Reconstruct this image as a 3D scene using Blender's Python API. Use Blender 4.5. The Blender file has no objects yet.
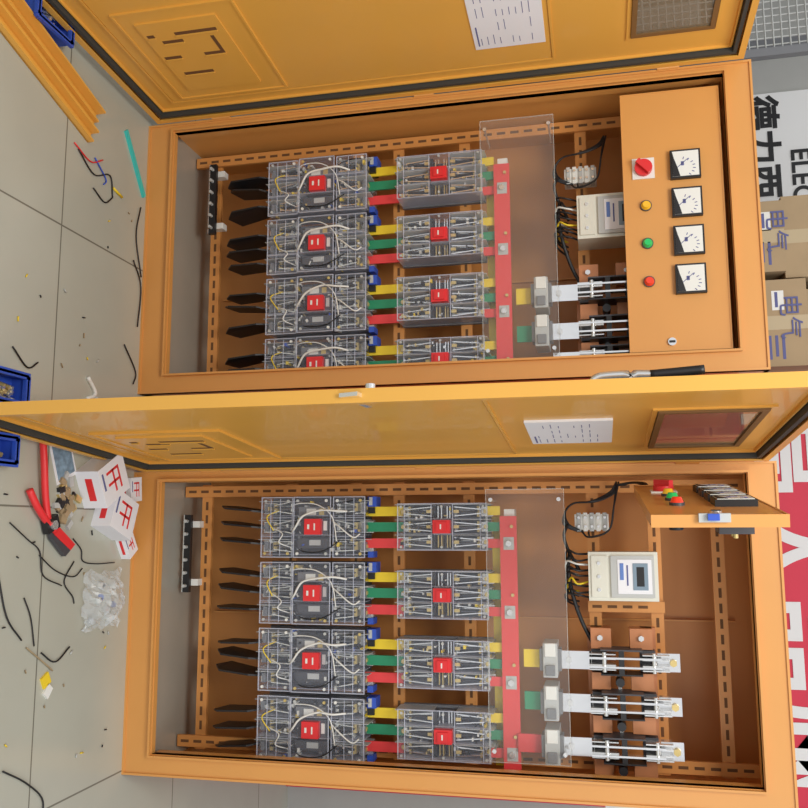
import bpy, math, random
from mathutils import Matrix, Vector
random.seed(4)
scene=bpy.context.scene
try:
    scene.view_settings.view_transform='Standard'
except Exception: pass

# ---------------------------------------------------------------- materials
def mat(name,col,rough=.5,metal=0.,alpha=1.,noise=0.,nscale=8.,emit=0.,coat=0.):
    m=bpy.data.materials.new(name);m.use_nodes=True
    nt=m.node_tree;p=nt.nodes['Principled BSDF']
    p.inputs['Base Color'].default_value=(*col,1);p.inputs['Roughness'].default_value=rough
    p.inputs['Metallic'].default_value=metal;p.inputs['Alpha'].default_value=alpha
    p.inputs['Coat Weight'].default_value=coat
    if emit:
        p.inputs['Emission Color'].default_value=(*col,1);p.inputs['Emission Strength'].default_value=emit
    tc=nt.nodes.new('ShaderNodeTexCoord');n=nt.nodes.new('ShaderNodeTexNoise');n.inputs['Scale'].default_value=nscale
    n.inputs['Detail'].default_value=4
    r=nt.nodes.new('ShaderNodeMix');r.data_type='RGBA'
    nt.links.new(tc.outputs['Object'],n.inputs['Vector'])
    nt.links.new(n.outputs['Fac'],r.inputs['Factor'])
    k=max(noise,.02)
    r.inputs['A'].default_value=(*[min(1,c*(1-k)) for c in col],1)
    r.inputs['B'].default_value=(*[min(1,c*(1+k)) for c in col],1)
    nt.links.new(r.outputs['Result'],p.inputs['Base Color'])
    return m
ORG=mat('orange_paint',(.70,.325,.085),.38,noise=.06,nscale=5,coat=.2)
ORGD=mat('door_paint',(.77,.40,.07),.38,noise=.06,nscale=5,coat=.2)
ORGI=mat('orange_paint_shaded',(.64,.275,.075),.42,noise=.08,nscale=5)  # same orange darkened: interior shade put into the colour
SLOT=mat('slot_dark',(.14,.06,.02),.8)
GALV=mat('galvanised',(.44,.42,.36),.3,.3,noise=.1)
SEAL=mat('rubber_seal',(.045,.045,.04),.7)
BLK=mat('black_plastic',(.012,.012,.014),.45)
DGR=mat('dark_grey_plastic',(.06,.06,.07),.45)
MGR=mat('mid_grey_plastic',(.19,.195,.21),.45)
LGR=mat('light_grey_plastic',(.5,.51,.5),.45)
WHT=mat('white_plastic',(.8,.8,.76),.4)
CREAM=mat('meter_case',(.72,.71,.62),.45)
SIL=mat('silver_metal',(.78,.78,.77),.25,.75)
CHR=mat('chrome',(.88,.88,.88),.14,.9)
COP=mat('copper_brown',(.52,.21,.09),.4,.2,noise=.15,nscale=30)
GOLD=mat('brass',(.70,.54,.22),.35,.5)
RED=mat('red_plastic',(.75,.03,.035),.4)
REDB=mat('red_busbar',(.78,.055,.06),.45)
YEL=mat('yellow_sleeve',(.85,.62,.03),.45)
GRN=mat('green_sleeve',(.02,.27,.13),.45)
BLU=mat('blue_plastic',(.03,.09,.5),.45)
CLR=mat('clear_plastic',(.65,.7,.85),.05,0,.06)
CLR2=mat('clear_edge',(.74,.78,.92),.15,0,.45)
PLEX=mat('acrylic_sheet',(.82,.84,.82),.04,0,.055)
PEDGE=mat('acrylic_edge',(.8,.85,.82),.1,0,.3)
WIN=mat('window_acrylic',(.24,.20,.14),.03,0,.55)
GASK=mat('window_gasket',(.20,.10,.03),.6)
PAPER=mat('paper',(.82,.82,.86),.7)
INK=mat('ink',(.12,.13,.3),.8)
LABEL=mat('blue_label',(.12,.22,.55),.5)
LCD=mat('lcd',(.22,.3,.38),.3)
LY=mat('lamp_yellow',(.8,.45,.02),.2,emit=.15)
LG=mat('lamp_green',(.02,.5,.12),.2,emit=.15)
LR=mat('lamp_red',(.8,.05,.02),.2,emit=.15)
CARD=mat('cardboard',(.40,.29,.17),.8,noise=.15)
TAPE=mat('packing_tape',(.5,.4,.25),.3)
CYAN=mat('turquoise',(.05,.55,.5),.5)
RBAN=mat('red_banner_cloth',(.68,.03,.07),.6,noise=.05)
WBAN=mat('white_banner_cloth',(.8,.8,.8),.6)
TRASH=mat('debris_brown',(.35,.26,.15),.8,noise=.3,nscale=40)
BAG=mat('plastic_bag_film',(.8,.86,.92),.1,0,.3)
PHOTO=mat('printed_card',(.2,.3,.4),.4,noise=.9,nscale=60)

# ---------------------------------------------------------------- builder
def catmull(P,n=6):
    P=[Vector(p) for p in P]
    if len(P)<3: return P
    Q=[P[0]*2-P[1]]+P+[P[-1]*2-P[-2]];out=[]
    for i in range(1,len(Q)-2):
        a,b,c,d=Q[i-1:i+3]
        for k in range(n):
            t=k/n
            out.append(.5*((2*b)+(c-a)*t+(2*a-5*b+4*c-d)*t*t+(3*b-a-3*c+d)*t**3))
    out.append(P[-1]);return out
class MB:
    def __init__(s,name,parent=None,off=(0,0,0),M=None,bevel=0):
        s.name=name;s.parent=parent;s.off=Vector(off);s.M=M;s.bevel=bevel
        s.v=[];s.f=[];s.mi=[];s.sm=[];s.mats=[]
    def add(s,vs,fs,m,smooth=False):
        if m not in s.mats:s.mats.append(m)
        k=s.mats.index(m);b=len(s.v)
        s.v+=[Vector(v)+s.off for v in vs]
        for f in fs:
            s.f.append([i+b for i in f]);s.mi.append(k);s.sm.append(smooth)
    def b(s,x0,x1,y0,y1,z0,z1,m,rot=None):
        vs=[Vector((x,y,z)) for z in (z0,z1) for y in (y0,y1) for x in (x0,x1)]
        if rot is not None:
            c=Vector(((x0+x1)/2,(y0+y1)/2,(z0+z1)/2));vs=[rot@(v-c)+c for v in vs]
        s.add(vs,[(0,2,3,1),(4,5,7,6),(0,1,5,4),(2,6,7,3),(0,4,6,2),(1,3,7,5)],m)
    def cyl(s,p0,p1,r,m,n=12,r2=None,smooth=True):
        p0=Vector(p0);p1=Vector(p1);r2=r if r2 is None else r2
        q=(p1-p0).to_track_quat('Z','Y');vs=[]
        for p,rr in((p0,r),(p1,r2)):
            for i in range(n):
                a=2*math.pi*i/n;vs.append(p+q@Vector((rr*math.cos(a),rr*math.sin(a),0)))
        s.add(vs,[(i,(i+1)%n,n+(i+1)%n,n+i) for i in range(n)],m,smooth)
        s.add(vs,[tuple(range(n))[::-1],tuple(range(n,2*n))],m)
    def tube(s,P,r,m,n=6,sub=6):
        P=catmull(P,sub);vs=[]
        for i,p in enumerate(P):
            d=(P[min(i+1,len(P)-1)]-P[max(i-1,0)])
            if d.length<1e-7:d=Vector((0,0,1))
            q=d.to_track_quat('Z','Y')
            for k in range(n):
                a=2*math.pi*k/n;vs.append(p+q@Vector((r*math.cos(a),r*math.sin(a),0)))
        fs=[]
        for i in range(len(P)-1):
            for k in range(n):
                fs.append((i*n+k,i*n+(k+1)%n,(i+1)*n+(k+1)%n,(i+1)*n+k))
        fs+= [tuple(range(n))[::-1],tuple(range((len(P)-1)*n,len(P)*n))]
        s.add(vs,fs,m,True)
    def ext(s,poly,d,m):
        d=Vector(d);n=len(poly);vs=[Vector(p) for p in poly];vs+=[p+d for p in vs]
        fs=[tuple(range(n))[::-1],tuple(range(n,2*n))]+[(i,(i+1)%n,n+(i+1)%n,n+i) for i in range(n)]
        s.add(vs,fs,m)
    def frame(s,x0,x1,y0,y1,z0,z1,t,m):
        s.b(x0,x1,y0,y1,z0,z0+t,m);s.b(x0,x1,y0,y1,z1-t,z1,m)
        s.b(x0,x0+t,y0,y1,z0+t,z1-t,m);s.b(x1-t,x1,y0,y1,z0+t,z1-t,m)
    def done(s):
        me=bpy.data.meshes.new(s.name);me.from_pydata([tuple(v) for v in s.v],[],s.f)
        for m in s.mats:me.materials.append(m)
        for i,p in enumerate(me.polygons):p.material_index=s.mi[i];p.use_smooth=s.sm[i]
        me.update()
        o=bpy.data.objects.new(s.name,me);bpy.context.collection.objects.link(o)
        if s.parent:o.parent=s.parent
        if s.M is not None:o.matrix_local=s.M
        if s.bevel:
            md=o.modifiers.new('bevel','BEVEL');md.width=s.bevel;md.segments=2;md.limit_method='ANGLE'
        return o
def RZ(a):return Matrix.Rotation(a,3,'Z')
def RY(a):return Matrix.Rotation(a,3,'Y')

# ---------------------------------------------------------------- devices
def fused_breaker(par,cx,z0):
    B=MB('fused_circuit_breaker',par,(cx,0,z0))
    B.b(-.09,.09,.185,.2,.005,.32,DGR)
    B.b(-.075,.075,.14,.185,.095,.235,DGR)
    B.b(-.06,-.032,.112,.14,.115,.205,MGR)
    B.b(-.055,-.036,.11,.113,.14,.17,WHT);B.b(-.055,-.036,.11,.113,.18,.195,GOLD)
    B.b(.034,.062,.112,.14,.115,.215,DGR)
    B.b(.038,.054,.110,.113,.15,.185,LGR)
    B.b(-.027,.027,.106,.14,.125,.21,DGR)
    B.b(-.024,.022,.084,.11,.142,.192,RED)
    B.b(-.008,.006,.0825,.085,.152,.158,WHT);B.b(-.011,.009,.0825,.085,.172,.176,WHT)
    B.b(-.018,.010,.1,.112,.197,.207,WHT if random.random()<.5 else LGR)
    for p in(-.057,0,.057):
        for sg in(0,1):
            Zf=(lambda z:z) if not sg else (lambda z:.325-z)
            sn=-1 if sg else 1
            def bb(x0,x1,y0,y1,a,c,m,rot=None):
                a,c=Zf(a),Zf(c);B.b(p+x0,p+x1,y0,y1,min(a,c),max(a,c),m,rot)
            bb(-.017,.017,.155,.185,-.012,.03,SIL)
            bb(-.013,.013,.12,.156,.004,.016,MGR)
            B.cyl((p,.15,Zf(.008)),(p,.133,Zf(.008)),.008,GOLD,6)
            B.cyl((p-.003,.148,Zf(.042)),(p-.003,.148,Zf(.085)),.0105,LGR if sg else SIL,12)
            bb(-.014,.010,.128,.155,.030,.040,GOLD)
            bb(-.014,.010,.128,.155,.084,.094,CHR)
            bb(-.004,.0,.118,.14,.035,.09,BLK)
            bb(.011,.014,.112,.13,.035,.095,CHR,RY(sn*random.uniform(.0,.2)))
            bb(-.015,-.0125,.112,.13,.035,.095,SIL,RY(-sn*random.uniform(.0,.2)))
            bb(-.021,-.0195,.105,.185,-.01,.1,LGR)
        B.b(p+.0225,p+.0240,.1,.185,0,.325,CLR2)
    for(a,c,y) in((.0,.1,.1),(.105,.222,.092),(.226,.325,.1)):
        B.b(-.089,.089,y,y+.0015,a,c,CLR)
        B.frame(-.09,.09,y-.001,y+.003,a,c,.0025,CLR2)
        B.b(-.0895,-.0885,y,.185,a,c,CLR);B.b(.0885,.0895,y,.185,a,c,CLR)
        for sx in(-.078,.078):
            for zz in(a+.014,c-.014):B.cyl((sx,y,zz),(sx,y-.004,zz),.0045,random.choice([LGR,WHT,GOLD]),8)
    for z in(.03,.06,.265,.29):
        B.b(-.085,.085,.0975,.1,z,z+.002,CLR2)
    for x in(-.028,.028):
        B.b(x-.001,x+.001,.0965,.1,.0,.1,CLR2);B.b(x-.001,x+.001,.0965,.1,.226,.325,CLR2)
    for k in range(64):  # random small parts; white and silver ones also stand in for glints
        x=random.uniform(-.085,.075);z=random.choice([random.uniform(.09,.13),random.uniform(.2,.24),random.uniform(.01,.31),random.uniform(.01,.31)])
        if abs(x)<.03 and .12<z<.2: continue
        w=random.uniform(.003,.013);h=random.uniform(.002,.009);y=random.uniform(.105,.128)
        B.b(x,x+w,y,.15,z,z+h,random.choice([WHT,WHT,WHT,YEL,BLK,BLK,BLK,GOLD,LGR,BLU,SIL,CHR,MGR,LGR]),RY(random.choice([0,0,0,.4,-.5])))
    j=random.uniform(-.01,.01)
    B.tube([(.015+j,.1,.10),(.0+j,.085,.115),(-.033,.08,.14),(-.048+j,.08,.19),(-.048,.082,.235),(-.045+j,.1,.27)],.0032,WHT)
    B.tube([(.05,.11,.1),(.072,.09,.14),(.07,.09,.2),(.04,.095,.25+j)],.0018,BLK)
    B.tube([(-.02,.11,.22),(0,.092,.25),(.03,.094,.29),(.02,.1,.31)],.0022,WHT)
    B.tube([(-.07,.12,.22),(-.075,.1,.27),(-.08,.11,.32)],.002,BLK)
    B.tube([(.06,.115,.09),(.045,.094,.06),(.02+j,.095,.07),(.0,.11,.03)],.0018,WHT)
    B.tube([(-.06,.115,.09),(-.07,.094,.12),(-.066,.09,.18),(-.03,.094,.225),(.04,.094,.24)],.0018,WHT)
    B.tube([(-.05,.115,.05),(-.03,.097,.02+j),(.01,.1,.04)],.0018,YEL)
    B.b(-.09,-.06,.13,.18,.325,.352,BLU);B.b(-.058,-.04,.135,.18,.325,.345,BLK);B.b(-.088,-.064,.125,.13,.33,.34,LGR)
    B.b(.072,.09,.135,.18,.325,.342,BLU)
    B.done()
    F=MB('cable_lug_blade',par,(cx,0,z0))
    for p in(-.048,0,0.048):
        a=random.uniform(-.05,.05);t=random.uniform(-.006,.006)
        y=.10
        poly=[(p,y+.02,-.0),(p,y+.08,-.0),(p+a*.2,y+.085,-.03),(p+a*.5,y+.105,-.13+t),(p+a*.5,y+.035,-.150+t),(p+a*.3,y+.0,-.125+t),(p+a*.1,y-.005,-.03)]
        F.ext(poly,(.005,0,0),BLK)
    F.done()
def switch_unit(par,cx,z0):
    B=MB('isolator_switch',par,(cx,0,z0))
    B.b(-.068,.068,.185,.2,0,.265,MGR)
    B.b(-.06,.06,.16,.185,.09,.175,DGR)
    for p in(-.044,0,.044):
        for sg in(0,1):
            Zf=(lambda z:z) if not sg else (lambda z:.265-z)
            sn=-1 if sg else 1
            def bb(x0,x1,y0,y1,a,c,m,rot=None):
                a,c=Zf(a),Zf(c);B.b(p+x0,p+x1,y0,y1,min(a,c),max(a,c),m,rot)
            bb(-.014,.014,.155,.185,-.01,.025,SIL)
            B.cyl((p,.15,Zf(.01)),(p,.137,Zf(.01)),.007,GOLD,6)
            B.cyl((p-.002,.15,Zf(.038)),(p-.002,.15,Zf(.092)),.0095,CHR,12)
            bb(-.0155,.0155,.13,.165,.028,.034,GOLD)
            bb(-.0155,.0155,.13,.165,.094,.1,LGR)
            bb(-.003,.001,.12,.135,.03,.098,BLK)
            bb(.008,.0108,.118,.135,.02,.10,CHR,RY(sn*.09))
            bb(-.0108,-.008,.118,.135,.02,.10,CHR,RY(-sn*.09))
            bb(-.0045,.0045,.112,.12,.085,.10,GOLD)
            bb(-.021,-.0195,.105,.185,-.008,.1,LGR)
        B.b(p+.0195,p+.0207,.106,.185,0,.265,CLR2)
    B.b(-.062,.062,.122,.16,.102,.110,BLK);B.b(-.062,.062,.122,.16,.157,.165,BLK)
    B.b(-.024,.024,.112,.16,.106,.16,MGR)
    B.b(-.019,.019,.085,.115,.108,.158,RED);B.b(-.013,.013,.08,.086,.118,.148,RED)
    B.b(-.007,.007,.0795,.081,.130,.134,WHT)
    for z in(.115,.125,.142,.150):B.b(.024,.06,.13,.16,z,z+.003,GOLD);B.b(-.06,-.024,.13,.16,z,z+.003,CHR)
    for k in range(30):  # random clutter, its pale and chrome bits doubling as painted highlights
        x=random.uniform(-.06,.05);z=random.uniform(.0,.26)
        if abs(x)<.03 and .1<z<.165: continue
        B.b(x,x+random.uniform(.003,.011),random.uniform(.108,.125),.15,z,z+random.uniform(.002,.008),random.choice([WHT,YEL,BLK,BLK,BLK,LGR,CHR,GOLD,WHT]))
    B.b(-.067,.067,.102,.1035,0,.265,CLR)
    B.frame(-.068,.068,.1,.105,0,.265,.0025,CLR2)
    for z in(.02,.1,.163,.243):B.b(-.066,.066,.1,.102,z,z+.0022,CLR2)
    B.b(-.068,-.067,.1,.185,0,.265,CLR);B.b(.067,.068,.1,.185,0,.265,CLR)
    for sx in(-.058,.058):
        for zz in(.012,.132,.253):B.cyl((sx,.1,zz),(sx,.096,zz),.004,LGR,8)
    B.done()
def knife_switch(par,xs):
    B=MB('knife_switch',par)
    x0=xs[0]-.085;x1=min(xs[2]+.045,.84)
    for z in(1.325,1.47):
        B.b(x0,x1,.165,.2,z,z+.04,COP)
    B.b(x0,x0+.055,.13,.2,1.335,1.39,COP);B.b(x0,x0+.055,.13,.2,1.44,1.50,COP)
    for x in xs:
        B.b(x+.034,min(x+.078,.84),.13,.17,1.335,1.385,COP)
        B.b(x+.034,min(x+.078,.84),.13,.17,1.44,1.50,COP)
        B.cyl((min(x+.055,.83),.15,1.41),(min(x+.055,.83),.10,1.41),.012,BLK,10)
        B.b(x+.03,min(x+.08,.84),.15,.16,1.405,1.415,SIL)
        B.b(x-.028,x+.028,.13,.17,1.335,1.375,DGR)
        B.b(x-.028,x+.028,.13,.17,1.465,1.505,DGR)
        B.b(x-.024,x+.024,.115,.121,1.255,1.335,CHR)
        B.b(x-.024,x+.024,.115,.19,1.330,1.336,SIL)
        B.cyl((x,.115,1.275),(x,.105,1.275),.009,SIL,6)
        for s in(-.02,-.008,.008,.02):
            B.b(x+s-.0015,x+s+.0015,.09,.15,1.33,1.40,SIL)
            B.b(x+s-.0015,x+s+.0015,.085,.15,1.47,1.54,SIL)
        for s in(-.012,.012):
            B.b(x+s-.0025,x+s+.0025,.075,.1,1.33,1.52,CHR)
        B.cyl((x-.026,.09,1.37),(x+.026,.09,1.37),.006,SIL);B.cyl((x-.026,.09,1.50),(x+.026,.09,1.50),.006,SIL)
        B.b(x-.03,x+.03,.078,.11,1.408,1.422,BLK)
        B.b(x+.03,x+.034,.08,.16,1.36,1.47,BLK);B.b(x-.034,x-.03,.08,.16,1.36,1.47,DGR)
        B.b(x-.024,x+.024,.11,.116,1.51,1.568,CHR);B.cyl((x,.11,1.55),(x,.098,1.55),.01,GOLD,6)
        B.b(x-.02,x+.02,.116,.15,1.50,1.54,SIL)
    for z in(1.36,1.47):B.cyl((x0+.025,.13,z),(x0+.025,.12,z),.008,SIL,6)
    B.done()

# ---------------------------------------------------------------- cabinet
def rail(B,x0,x1,z,h=.034,y=.2):
    B.b(x0,x1,y,y+.012,z-h/2,z+h/2,ORGI)
    n=int((x1-x0)/.042)
    for i in range(n):
        a=x0+.012+i*.042;B.b(a,a+.026,y-.0007,y,z-.004,z+.004,SLOT)
def post(B,x,z0,z1,w=.034,y=.187):
    B.b(x-w/2,x+w/2,y,y+.012,z0,z1,ORGI)
    n=int((z1-z0)/.042)
    for i in range(n):
        a=z0+.012+i*.042;B.b(x-.004,x+.004,y-.0007,y,a,a+.026,SLOT)
def cabinet(x0,dx,sx,mx,tx,nb,popen,theta,pz,rz,lz,ls):
    root=bpy.data.objects.new('electrical_cabinet',None);bpy.context.collection.objects.link(root)
    root.location=(x0,0,0)
    W,H,Dp=.87,1.82,.40
    B=MB('body',root)
    B.b(0,W,Dp-.015,Dp,0,H,ORGI)
    B.b(0,.012,.0,Dp,0,H,ORG);B.b(W-.012,W,.0,Dp,0,H,ORG)
    B.b(0,W,0,Dp,H-.012,H,ORG);B.b(.0,W,.0,Dp,0,.03,ORG)
    B.b(.012,W-.012,.02,Dp-.015,.06,.07,GALV)
    B.b(.045,W-.07,.03,.18,.0705,.073,GALV)
    ox0,ox1,oz0,oz1=.03,.81,.09,1.745
    B.b(0,ox0,-.001,.02,0,H,ORG);B.b(ox1,W,-.001,.02,0,H,ORG)
    B.b(ox0,ox1,-.001,.02,0,oz0,ORG);B.b(ox0,ox1,-.001,.02,oz1,H,ORG)
    B.frame(ox0-.008,ox1+.008,-.014,0,oz0-.008,oz1+.008,.006,ORG)
    B.b(ox1,ox1+.004,.0,.05,oz0,oz1,ORG);B.b(ox0-.004,ox0,.0,.05,oz0,oz1,ORG)
    B.b(ox0,ox1,.0,.05,oz1,oz1+.004,ORG)
    B.frame(.0,W,-.006,0,.0,H,.006,ORG)
    for z in(.25,.9,1.6):B.cyl((-.004,-.006,z-.03),(-.004,-.006,z+.03),.008,ORG)
    B.b(W-.004,W+.04,-.004,.05,1.36,1.54,LGR);B.cyl((W+.02,-.004,1.40),(W+.02,-.01,1.40),.008,SIL)
    post(B,.052,.075,1.80);post(B,.815,.075,1.80)
    for z in(.145,.43,.64,.775,.99,1.35,1.52,1.69):rail(B,.03,.84,z)
    post(B,dx+.39,1.33,1.54,.03)
    B.b(.44+dx,.445+dx,.37,.386,.1,1.75,ORG)
    B.done()
    N=MB('neutral_bar',root)
    zb=.15 if not popen else .10
    N.b(nb,nb+.24,.155,.17,zb-.012,zb+.012,BLK);N.b(nb,nb+.24,.1535,.156,zb-.012,zb-.009,SIL)
    for i in range(6):N.cyl((nb+.02+i*.04,.155,zb),(nb+.02+i*.04,.14,zb),.0055,LGR,6)
    N.b(nb+.02,nb+.04,.17,.2,zb-.015,zb+.035,WHT);N.b(nb+.2,nb+.22,.17,.2,zb-.015,zb+.035,WHT)
    N.done()
    xs=[dx+.165+.193*i for i in range(4)]
    for i,x in enumerate(xs):
        fused_breaker(root,x,.37)
        switch_unit(root,x,.792)
        S=MB('phase_bars',root,(x,0,0))
        for p,m in((-.046,YEL),(0,GRN),(.048,REDB)):
            S.b(p-.014,p+.014,.145,.152,.685,.80,m)
            S.b(p-.013,p+.013,.145,.152,1.05,1.088 if m is not REDB else 1.10,m)
        S.done()
    U=MB('busbars',root)
    a,c=xs[0]-.03,.835
    U.b(a,c,.135,.142,1.088,1.136,REDB)
    U.b(a,c,.17,.177,1.09,1.128,GRN);U.b(a,c,.185,.192,1.06,1.10,YEL)
    for x in xs:
        U.b(x+.03,x+.066,.1335,.135,1.098,1.128,LGR);U.cyl((x+.048,.135,1.113),(x+.048,.124,1.113),.009,SIL,6)
        U.cyl((x-.0,.135,1.122),(x-.0,.128,1.122),.005,GOLD,6)
        U.b(x-.05,x-.03,.142,.2,1.1,1.13,WHT)
    xq=[x for x in [xs[0]+.364+sx+.114*i for i in range(3)]]
    for x,m in zip(xq,(YEL,GRN,REDB)):
        if x>.80: continue
        U.b(x-.024,x+.024,.125,.133,1.13 if m is REDB else 1.15,1.21,m)
    U.done()
    C=MB('current_transformers',root,bevel=.002)
    for x in xq:
        if x>.80: continue
        C.b(x-.046,x+.046,.09,.19,1.205,1.245,LGR);C.b(x-.046,x-.01,.085,.09,1.21,1.24,WHT)
        C.b(x-.03,x+.03,.1,.15,1.195,1.255,MGR);C.b(x+.012,x+.04,.082,.09,1.212,1.238,MGR)
    C.done()
    knife_switch(root,[min(x,.80) for x in xq])
    P=MB('acrylic_guard',root)
    P.b(.06,.80,.075,.078,1.055,1.275,PLEX)
    P.frame(.06,.80,.0745,.0785,1.055,1.275,.0015,PEDGE)
    for x in(.09,.77):
        for z in(1.07,1.26):P.cyl((x,.075,z),(x,.068,z),.006,SIL,8);P.cyl((x,.078,z),(x,.2,z),.003,SIL,8)
    P.done()
    E=MB('energy_meter',root,(mx,0,1.335),bevel=.004)
    E.b(0,.132,.09,.2,0,.185,CREAM)
    E.b(.010,.122,.083,.09,.06,.175,LGR)
    E.b(.020,.112,.081,.084,.078,.168,PAPER)
    E.b(.03,.102,.0795,.082,.118,.158,LCD);E.b(.03,.075,.0795,.082,.084,.094,LABEL)
    E.b(.035,.09,.0795,.082,.102,.106,INK);E.b(.01,.122,.085,.09,.008,.05,CREAM)
    E.b(.04,.092,.079,.080,.128,.148,BLK)
    for i in range(3):E.cyl((.03+i*.036,.085,.028),(.03+i*.036,.082,.028),.005,SIL,8)
    E.done()
    Wr=MB('meter_wiring',root,(mx,0,1.335))
    for i in range(9):
        x=.006+i*.015;d=random.uniform(-.01,.01)
        m=[BLK,BLK,WHT,BLK,BLK,YEL,BLK,BLK,BLK][i]
        Wr.tube([(x,.12,.003),(x+d,.1,-.03),(x-.01,.11,-.055+d),(x+.02+d,.14,-.06),(x+.03,.18,-.03)],.003,m)
    Wr.tube([(.0,.13,-.05),(.05,.12,-.055),(.12,.13,-.045),(.2,.15,-.02),(.28,.16,.02)],.006,BLK)
    Wr.done()
    T=MB('terminal_strip',root,(tx,0,1.30),bevel=.0015)
    T.b(0,.045,.15,.2,0,.095,WHT)
    for i in range(5):
        T.b(-.004,.049,.145,.18,.006+i*.018,.018+i*.018,WHT if i%2 else LGR);T.cyl((.01,.145,.012+i*.018),(.01,.14,.012+i*.018),.004,SIL,8)
        T.cyl((.035,.145,.012+i*.018),(.035,.14,.012+i*.018),.004,SIL,8)
    T.done()
    K=MB('control_cable',root,(tx,0,1.30))
    for k in range(4):
        d=k*.005
        K.tube([(-.09,.14+d,.12),(-.06,.13,.10+d),(-.035,.12,.05+d),(-.03,.13,.0),(-.005,.13+d,-.025),(.03,.14,-.03+d),(.05,.15,.01+d)],.0028,BLK)
    for k in range(2):
        d=k*.006
        K.tube([(.05,.15,.02+d*3),(.065,.14,.04+d),(.045,.13,.095),(-.02,.12+d,.11),(-.09,.14,.12+d)],.0028,BLK)
    K.tube([(.03,.14,-.02),(.06,.13,-.03),(.10,.14,-.02),(.16,.16,.01)],.005,BLK)
    K.done()
    # ------------ instrument door
    pm=Matrix.Translation((.058,.012,0))@Matrix.Rotation(-popen,4,'Z')
    I=MB('instrument_panel',root,M=pm)
    w=.748;za,zb2=pz
    I.b(0,w,0,.0025,za,zb2,ORG);I.frame(0,w,.0025,.022,za,zb2,.003,ORG)
    I.frame(.0,w,-.0012,0,za,zb2,.004,ORG)
    ss=[.225,.334,.443,.552]
    for i,s in enumerate(ss):
        z=1.634
        I.b(s-.041,s+.041,-.014,0,z-.040,z+.040,BLK)
        I.b(s-.036,s+.036,-.0155,-.014,z-.035,z+.035,WHT)
        I.ext([(s-.036,-.0158,z-.035),(s+.036,-.0158,z-.035),(s+.036,-.0158,z-.015),(s+.01,-.0158,z-.022),(s-.015,-.0158,z-.030)],(0,-.0012,0),BLK)
        for k in range(7):
            a=math.radians(20+k*19);r=.036
            cx,cz=s+.012-r*.9*math.cos(a)*.9,z-.02+r*math.sin(a)*1.2
            I.b(cx-.001,cx+.001,-.0162,-.0155,cz-.0035,cz+.0035,INK,RY(a-math.pi/2))
        I.b(s-.0008,s+.0008,-.0162,-.0155,z-.03,z+.012,INK,RY(-.7))
        I.b(s-.006,s+.006,-.0162,-.0155,z-.012,z-.004,INK)
        I.b(s-.033,s+.033,.0025,.055,z-.033,z+.033,DGR)
        I.cyl((s-.015,.055,z),(s-.015,.065,z),.005,GOLD,8);I.cyl((s+.015,.055,z),(s+.015,.065,z),.005,GOLD,8)
    z=1.522
    I.b(ss[0]-.03,ss[0]+.03,-.004,0,z-.03,z+.03,WHT)
    I.cyl((ss[0],-.004,z),(ss[0],-.016,z),.024,RED,20)
    I.b(ss[0]-.007,ss[0]+.007,-.03,-.014,z-.024,z+.024,RED,RY(.8))
    I.b(ss[0]-.028,ss[0]+.028,.0025,.05,z-.028,z+.028,BLK)
    for s,m in zip(ss[1:],(LY,LG,LR)):
        I.cyl((s,0,z+.003),(s,-.006,z+.003),.0155,DGR,20);I.cyl((s,-.006,z+.003),(s,-.017,z+.003),.0135,m,20,.009)
        I.cyl((s,.0025,z),(s,.05,z),.014,BLK,12)
    I.cyl((w-.025,0,1.578),(w-.025,-.006,1.578),.011,CHR,16);I.b(w-.028,w-.022,-.0075,-.006,1.570,1.586,BLK)
    I.b(w-.03,w-.02,.0025,.02,1.55,1.60,SIL)
    if popen>.2:
        I.b(w-.002,w+.008,-.004,.012,1.545,1.60,LGR);I.b(w+.008,w+.016,-.004,.008,1.56,1.58,BLU)
    I.done()
    if popen>.2:
        Q=MB('panel_cable',root)
        for k in range(4):
            Q.tube([(.05,.13,1.42+k*.006),(.045,.11,1.46),(.05,.07,1.48+k*.005),(.068,.03,1.50),(.075,.0,1.52)],.0035,BLK)
        Q.done()
    # ------------ main door
    dm=Matrix.Translation((0.0,-.012,0))@Matrix.Rotation(-theta,4,'Z')
    D=MB('door',root,M=dm)
    w,za,zb=.825,.035,1.80
    ws0,ws1,wz0,wz1=.14,.55,1.505,1.70
    t0,t1=-.028,-.025;O=ORGD
    D.b(0,ws0,t0,t1,za,zb,O);D.b(ws1,w,t0,t1,za,zb,O)
    D.b(ws0,ws1,t0,t1,za,wz0,O);D.b(ws0,ws1,t0,t1,wz1,zb,O)
    D.frame(0,w,t1,0,za,zb,.003,O)
    D.frame(0.003,w-.003,-.003,0,za+.003,zb-.003,.014,O)
    D.frame(.022,w-.022,t1,-.004,za+.022,zb-.022,.010,SEAL)
    D.frame(.036,w-.036,t1,-.017,za+.036,zb-.036,.004,O)
    D.frame(.07,w-.1,t1,-.02,.12,rz,.006,O)
    D.b(.078,w-.108,t1,-.022,.128,rz-.008,O)
    D.b(.10,.50,t1,-.019,.17,.50,O);D.frame(.094,.506,t1,-.016,.164,.506,.006,O)
    D.b(.14,.46,-.019,-.014,.21,.44,O)
    for(s0,s1,z0,z1) in((.22,.232,.24,.33),(.30,.312,.22,.27),(.30,.312,.34,.39),(.37,.382,.25,.31),(.30,.38,.39,.400),(.40,.412,.22,.24),(.40,.412,.30,.42)):
        D.b(s0,s1,-.014,-.0132,z0,z1,SLOT);D.b(s0-.005,s0,-.014,-.010,z0,z1,O)
    D.frame(ws0-.010,ws1+.010,-.0285,-.017,wz0-.010,wz1+.010,.013,GASK)
    D.frame(ws0-.022,ws1+.022,t1,-.021,wz0-.022,wz1+.022,.01,O)
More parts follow.
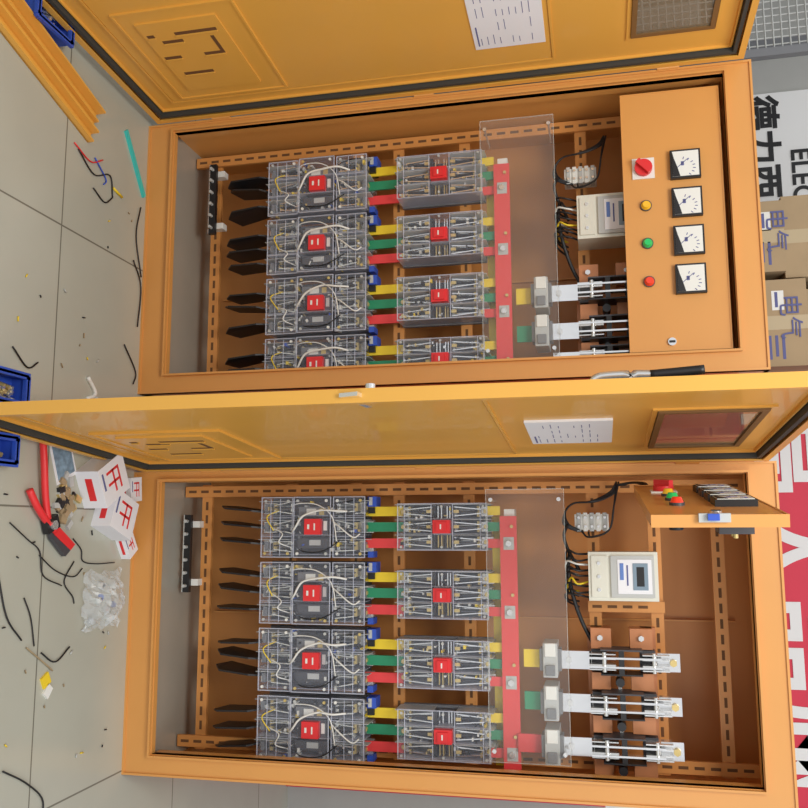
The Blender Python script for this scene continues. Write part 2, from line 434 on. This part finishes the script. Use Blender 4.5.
    D.b(ws0,ws1,-.024,-.021,wz0,wz1,WIN)
    D.b(ls,ls+.27,t1,-.0195,lz,lz+.19,PAPER)
    for i in range(9):
        for k in range(4):
            if random.random()<.75:
                D.b(ls+.018+k*.06,ls+.018+k*.06+random.uniform(.02,.05),-.0195,-.0192,lz+.02+i*.017,lz+.0218+i*.017,INK)
    D.b(ls+.015,ls+.1,-.0195,-.0191,lz+.010,lz+.014,INK)
    D.b(w-.075,w-.045,t0-.006,t0,.88,1.0,SIL);D.cyl((w-.06,t0-.006,.94),(w-.06,t0-.022,.94),.010,CHR,16)
    D.b(w-.10,w-.02,-.02,-.012,.912,.925,CHR,RY(.25))
    D.b(w-.02,w+.012,-.018,-.010,.90,.94,CHR,RY(.25))
    D.b(w-.085,w-.055,t0-.010,t0,1.33,1.56,MGR)
    D.tube([(w-.07,t0-.008,1.36),(w-.07,t0-.022,1.38),(w-.07,t0-.024,1.44),(w-.07,t0-.022,1.48)],.008,SIL)
    D.tube([(w-.07,t0-.022,1.47),(w-.07,t0-.025,1.52),(w-.07,t0-.028,1.565)],.009,BLK,8)
    D.b(w-.06,w-.05,t1,-.012,.2,1.65,O)
    D.done()
    return root
cabinet(-1.285,.040,.03,.315,.205,.075,0.0,math.radians(93),(1.466,1.733),1.29,1.08,.16)
cabinet(-.175,.0,0,.235,.13,.125,math.radians(83),math.radians(94.4),(1.462,1.70),1.16,1.215,.22)

# ---------------------------------------------------------------- room
F=MB('floor');F.b(-4,4,-4.5,1.4,-.05,0,WHT)
fo=F.done()
m=bpy.data.materials.new('floor_tiles');m.use_nodes=True;nt=m.node_tree;p=nt.nodes['Principled BSDF']
tc=nt.nodes.new('ShaderNodeTexCoord');mp=nt.nodes.new('ShaderNodeMapping')
mp.inputs['Location'].default_value=(.06,.43,0)
br=nt.nodes.new('ShaderNodeTexBrick');br.offset=0;br.inputs['Scale'].default_value=1
br.inputs['Brick Width'].default_value=.745;br.inputs['Row Height'].default_value=.745
br.inputs['Mortar Size'].default_value=.0028;br.inputs['Mortar Smooth'].default_value=.3
br.inputs['Color1'].default_value=(.50,.50,.42,1);br.inputs['Color2'].default_value=(.53,.53,.45,1);br.inputs['Mortar'].default_value=(.2,.19,.15,1)
ns=nt.nodes.new('ShaderNodeTexNoise');ns.inputs['Scale'].default_value=3;ns.inputs['Detail'].default_value=8
mx=nt.nodes.new('ShaderNodeMix');mx.data_type='RGBA';mx.blend_type='MULTIPLY';mx.inputs['Factor'].default_value=.22
nt.links.new(tc.outputs['Object'],mp.inputs['Vector']);nt.links.new(mp.outputs['Vector'],br.inputs['Vector'])
nt.links.new(tc.outputs['Object'],ns.inputs['Vector']);nt.links.new(br.outputs['Color'],mx.inputs['A']);nt.links.new(ns.outputs['Fac'],mx.inputs['B'])
nt.links.new(mx.outputs['Result'],p.inputs['Base Color']);p.inputs['Roughness'].default_value=.18
fo.data.materials[0]=m
WALL=mat('wall_plaster',(.45,.45,.43),.8,noise=.06)
w=MB('wall_back');w.b(-4,4,1.4,1.5,-.05,3.4,WALL);w.done()
w=MB('wall_left');w.b(-4.1,-4,-4.5,1.5,-.05,3.4,WALL);w.done()
w=MB('wall_right');w.b(4,4.1,-4.5,1.5,-.05,3.4,WALL);w.done()

def text(s,x,z,y,size,m,par,name,bold=0.):
    c=bpy.data.curves.new(name,'FONT');c.body=s;c.size=size;c.extrude=.001;c.offset=bold
    o=bpy.data.objects.new(name,c);bpy.context.collection.objects.link(o);o.data.materials.append(m)
    o.parent=par;o.location=(x,y,z);o.rotation_euler=(math.pi/2,0,0)
A=MB('advertising_banner');A.b(-1.86,-1.26,1.375,1.39,0,2.9,WBAN);ao=A.done()
text('德力西电',-1.85,2.045,1.372,.155,BLK,ao,'large_lettering',.004)
text('ELECTRIC',-1.60,2.215,1.372,.11,BLK,ao,'lettering',.002)
A=MB('red_banner');A.b(-.62,1.1,1.375,1.39,0,2.9,RBAN);ao=A.done()
text('高人品质电气',-.50,1.99,1.372,.38,WBAN,ao,'large_lettering',.008)
R=MB('storage_rack')
for x in(-2.3,-1.98,-.5):
    for y in(.75,1.2):R.b(x-.02,x+.02,y-.02,y+.02,0,2.6,MGR)
for z in(.3,1.1,1.86):R.b(-2.3,-.5,.75,1.2,z,z+.03,MGR)
for k in range(22):
    x=-2.28+k*.028
    R.cyl((x,.72,1.0),(x,.72,2.6),.003,LGR,5)
for k in range(58):
    z=1.0+k*.028;R.cyl((-2.3,.716,z),(-1.69,.716,z),.003,LGR,5)
R.b(-1.70,-1.67,.70,.73,1.0,2.6,MGR)
R.done()
def carton(x0,x1,y0,y1,z0,z1):
    B=MB('cardboard_box',bevel=.004);B.b(x0,x1,y0,y1,z0,z1,CARD)
    xm=(x0+x1)/2;B.b(xm-.025,xm+.025,y0-.001,y1+.001,z0,z1+.001,TAPE)
    zm=z0+(z1-z0)*.45
    B.b(x0+.04,x0+.11,y0-.001,y0,zm,zm+.04,WHT);B.b(x0+.045,x0+.10,y0-.0015,y0,zm+.01,zm+.02,INK)
    for k in range(4):B.b(x1-.11,x1-.035+.01*(k%2),y0-.001,y0,zm-.04+k*.022,zm-.030+k*.022,INK)
    o=B.done()
    text('电气',xm-.10,zm+.03,y0-.003,.08,INK,o,'print')
carton(-1.16,-.90,.78,1.15,1.89,2.04);carton(-1.18,-.88,.80,1.15,2.04,2.35)
carton(-.87,-.56,.78,1.15,1.89,2.10);carton(-.84,-.58,.82,1.12,2.10,2.4)

# ---------------------------------------------------------------- floor clutter   (Y = D-2.4)
def Yd(d):return d-2.4
B=MB('red_handled_pliers')
B.tube([(-.235,Yd(1.92),.015),(-.17,Yd(1.925),.02),(-.09,Yd(1.94),.018),(-.03,Yd(1.96),.015)],.009,RED,8)
B.tube([(-.10,Yd(1.88),.015),(-.06,Yd(1.91),.018),(-.02,Yd(1.96),.015),(.0,Yd(1.99),.015)],.009,RED,8)
B.b(-.035,.0,Yd(1.95),Yd(2.0),.005,.022,BLK,RZ(.4));B.cyl((-.015,Yd(1.975),.005),(-.015,Yd(1.975),.028),.012,SIL)
B.ext([(-.02,Yd(1.99),.006),(.01,Yd(1.985),.006),(.05,Yd(2.06),.006),(.035,Yd(2.08),.006)],(0,0,.012),RED)
B.ext([(.0,Yd(1.97),.006),(.02,Yd(1.98),.006),(.065,Yd(2.04),.006),(.05,Yd(2.06),.006)],(0,0,.012),DGR)
B.done()
def sbox(x,d,ang,w,l,h):
    M=Matrix.Translation((x,Yd(d),0))@Matrix.Rotation(ang,4,'Z')
    B=MB('small_product_box',M=M,bevel=.0015);B.b(-w/2,w/2,-l/2,l/2,0,h,PAPER)
    for(a,b_,c_,d_) in((-.3,.3,.18,.24),(-.3,-.23,-.25,.2),(.0,.07,-.25,.2),(-.3,.3,-.03,.03)):
        B.b(a*w,b_*w,c_*l,d_*l,h,h+.0008,RED)
    B.b(-.3*w,.3*w,-l/2-.0008,-l/2,h*.35,h*.65,RED)
    B.b(-w*.35,w*.1,-l*.42,-l*.36,h,h+.0008,INK)
    B.done()
sbox(-.14,2.17,.5,.11,.13,.07);sbox(-.045,2.25,-.35,.11,.12,.06);sbox(-.12,2.325,.1,.07,.06,.05);sbox(.035,2.34,.6,.08,.05,.03)
B=MB('printed_card',M=Matrix.Translation((-.19,Yd(2.03),.0))@Matrix.Rotation(.4,4,'Z'));B.b(-.06,.06,-.045,.045,0,.002,PAPER);B.b(-.05,.05,-.038,.038,.002,.0026,PHOTO);B.done()
B=MB('scrap_pile')
for k in range(46):
    x=random.gauss(-.08,.028);d=random.gauss(2.045,.018);s_=random.uniform(.005,.013)
    B.b(x-s_,x+s_,Yd(d)-s_*.6,Yd(d)+s_*.6,0,.004+s_*.4,random.choice([TRASH,TRASH,CARD,LGR,GOLD,BLK]),RZ(random.uniform(0,3)))
B.done()
def basket(x,d,w,l,h):
    B=MB('blue_parts_bin',M=Matrix.Translation((x,Yd(d),0)))
    B.b(-w/2,w/2,-l/2,l/2,0,.006,BLU)
    for sx in(-1,1):
        B.b(sx*w/2-.003,sx*w/2+.003,-l/2,l/2,.0,h,BLU);B.b(sx*w/2-.008,sx*w/2+.008,-l/2-.006,l/2+.006,h-.01,h,BLU)
        B.b(-w/2,w/2,sx*l/2-.003,sx*l/2+.003,.0,h,BLU);B.b(-w/2,w/2,sx*l/2-.008,sx*l/2+.008,h-.01,h,BLU)
    for k in range(14):
        a=random.uniform(-w*.3,w*.3);b_=random.uniform(-l*.3,l*.3)
        B.cyl((a,b_,.006),(a+.01,b_+.005,.03),.006,random.choice([SIL,GOLD,SIL]),6)
    B.done()
basket(-.33,1.745,.07,.12,.05);basket(-.185,1.70,.06,.16,.05);basket(-1.32,1.83,.09,.14,.05)
random.seed(9)
B=MB('plastic_bag',M=Matrix.Translation((.19,Yd(2.24),.0)))
n=16;vs=[];fs=[]
for i in range(n):
    for j in range(n):
        u=(i/(n-1)-.5);v=(j/(n-1)-.5);r=math.hypot(u,v)
        h=max(0,.045*(1-(2*r)**2))+random.uniform(0,.014)
        k=1-.25*abs(math.sin(5*math.atan2(v,u)))*r
        vs.append((u*.17*k+random.uniform(-.004,.004),v*.21*k+random.uniform(-.004,.004),h+.002))
for i in range(n-1):
    for j in range(n-1):fs.append((i*n+j,(i+1)*n+j,(i+1)*n+j+1,i*n+j+1))
B.add(vs,fs,BAG)
for k in range(14):
    x=random.uniform(-.05,.05);y=random.uniform(-.06,.06);B.b(x,x+.014,y,y+.012,.001,.012,random.choice([SIL,LGR,INK,WHT,BLU]),RZ(random.uniform(0,3)))
B.done()
B=MB('loose_wire_offcuts')
def wire(L,m=BLK,r=.0022):B.tube([(x,Yd(d),.004) for x,d in L],r,m,5)
wire([(.10,1.80),(.20,1.84),(.26,1.90)]);wire([(.06,1.95),(.10,2.02),(.12,2.10),(.10,2.14)],r=.0018);wire([(.08,2.1),(.13,2.06),(.17,2.1),(.19,2.11)],r=.0018)
wire([(.02,2.09),(.05,2.13),(.08,2.14),(.09,2.20),(.09,2.3)],r=.0018);wire([(-.02,1.83),(.02,1.9),(.05,1.95),(.11,1.97),(.14,2.05)],r=.0018)
wire([(.55,1.86),(.60,1.95),(.66,2.02),(.72,2.0),(.70,1.9),(.64,1.86)]);wire([(.28,1.92),(.33,2.0),(.35,2.03)],TRASH)
wire([(.3,1.98),(.33,2.04),(.30,2.1)]);wire([(.16,1.9),(.21,1.93),(.28,1.95)],r=.0018)
wire([(-.82,2.33),(-.75,2.38),(-.62,2.37)]);wire([(-.55,2.30),(-.48,2.37),(-.44,2.36)]);wire([(-.44,1.80),(-.40,1.86),(-.42,1.90)])
wire([(-1.0,2.36),(-.9,2.34),(-.78,2.38)])
wire([(-1.05,2.0),(-1.03,2.08),(-1.06,2.14)],RED);wire([(-.42,2.12),(-.38,2.16),(-.36,2.12)],WHT,.006);wire([(-.34,2.06),(-.31,2.10),(-.33,2.13)],WHT,.009)
wire([(-.37,2.16),(-.33,2.2)],LGR,.007)
wire([(-1.04,2.02),(-1.0,2.1),(-1.03,2.18),(-.97,2.2)]);wire([(-1.05,2.1),(-1.01,2.16),(-.99,2.15)],BLU);wire([(-.96,2.1),(-.94,2.16),(-.97,2.2)]);wire([(-1.0,2.2),(-.99,2.25)],YEL,.004)
for k in range(44):
    x=random.uniform(-1.0,.7);d=random.uniform(1.8,2.35);a=random.uniform(0,3);l=random.uniform(.006,.014)
    B.tube([(x,Yd(d),.003),(x+l*math.cos(a),Yd(d)+l*math.sin(a),.003)],.002,random.choice([BLK,TRASH,YEL,LGR]),5)
B.b(.355,.385,Yd(1.99),Yd(2.02),.0,.006,YEL,RZ(.5));B.b(.385,.41,Yd(2.0),Yd(2.03),.0,.006,WHT,RZ(.9))
B.done()
B=MB('turquoise_trim_strip');B.ext([(-1.21,Yd(2.26),0),(-1.20,Yd(2.25),0),(-1.035,Yd(2.37),0),(-1.045,Yd(2.38),0)],(0,0,.008),CYAN);B.done()
B=MB('spare_steel_channel',M=Matrix.Translation((-1.20,Yd(1.85),0))@Matrix.Rotation(math.radians(-16),4,'Z'))
for k,h in((-.05,.035),(-.02,.02),(.02,.03),(.05,.02)):
    B.b(k,k+.006,-.25,.24,0,h,ORGD)
B.b(-.05,.056,-.25,.24,0,.006,ORGD);B.done()

# ---------------------------------------------------------------- light
wd=bpy.data.worlds.new('workshop_ambient');wd.use_nodes=True;scene.world=wd
bg=wd.node_tree.nodes['Background'];bg.inputs[0].default_value=(.95,.97,1,1);bg.inputs[1].default_value=.80
def area(n,loc,tgt,size,e,col=(1,1,1)):
    l=bpy.data.lights.new(n,'AREA');l.size=size;l.energy=e;l.color=col
    o=bpy.data.objects.new(n,l);bpy.context.collection.objects.link(o);o.location=loc
    o.rotation_euler=(Vector(tgt)-Vector(loc)).to_track_quat('-Z','Y').to_euler()
area('overhead_area_light',(-.3,-2.2,3.1),(-.3,0,.6),1.0,50,(1,.97,.9))  # added overhead area light, kept small for specular glints; no fixture modelled
area('front_right_area_light',(2.6,-3.2,2.0),(-.3,0,.9),1.8,36)  # soft area light placed at the front right; no doorway is there

# ---------------------------------------------------------------- camera
X=Vector((.9896,.0020,.1437)).normalized();Y=Vector((.1399,.2176,-.9660)).normalized();Z=Vector((-.0332,.9760,.2150)).normalized()
def wv(v):return Vector((X.dot(v),Y.dot(v),Z.dot(v)))
r=wv(Vector((1,0,0)));u=wv(Vector((0,1,0)));b=wv(Vector((0,0,1)))
M=Matrix((u,-r,b)).transposed().to_4x4();M.translation=Vector((0,-2.4,1.37))
cam=bpy.data.cameras.new('camera');co=bpy.data.objects.new('camera',cam);bpy.context.collection.objects.link(co)
co.matrix_world=M;cam.sensor_width=36;cam.lens=870/808*36;cam.clip_start=.02
scene.camera=co
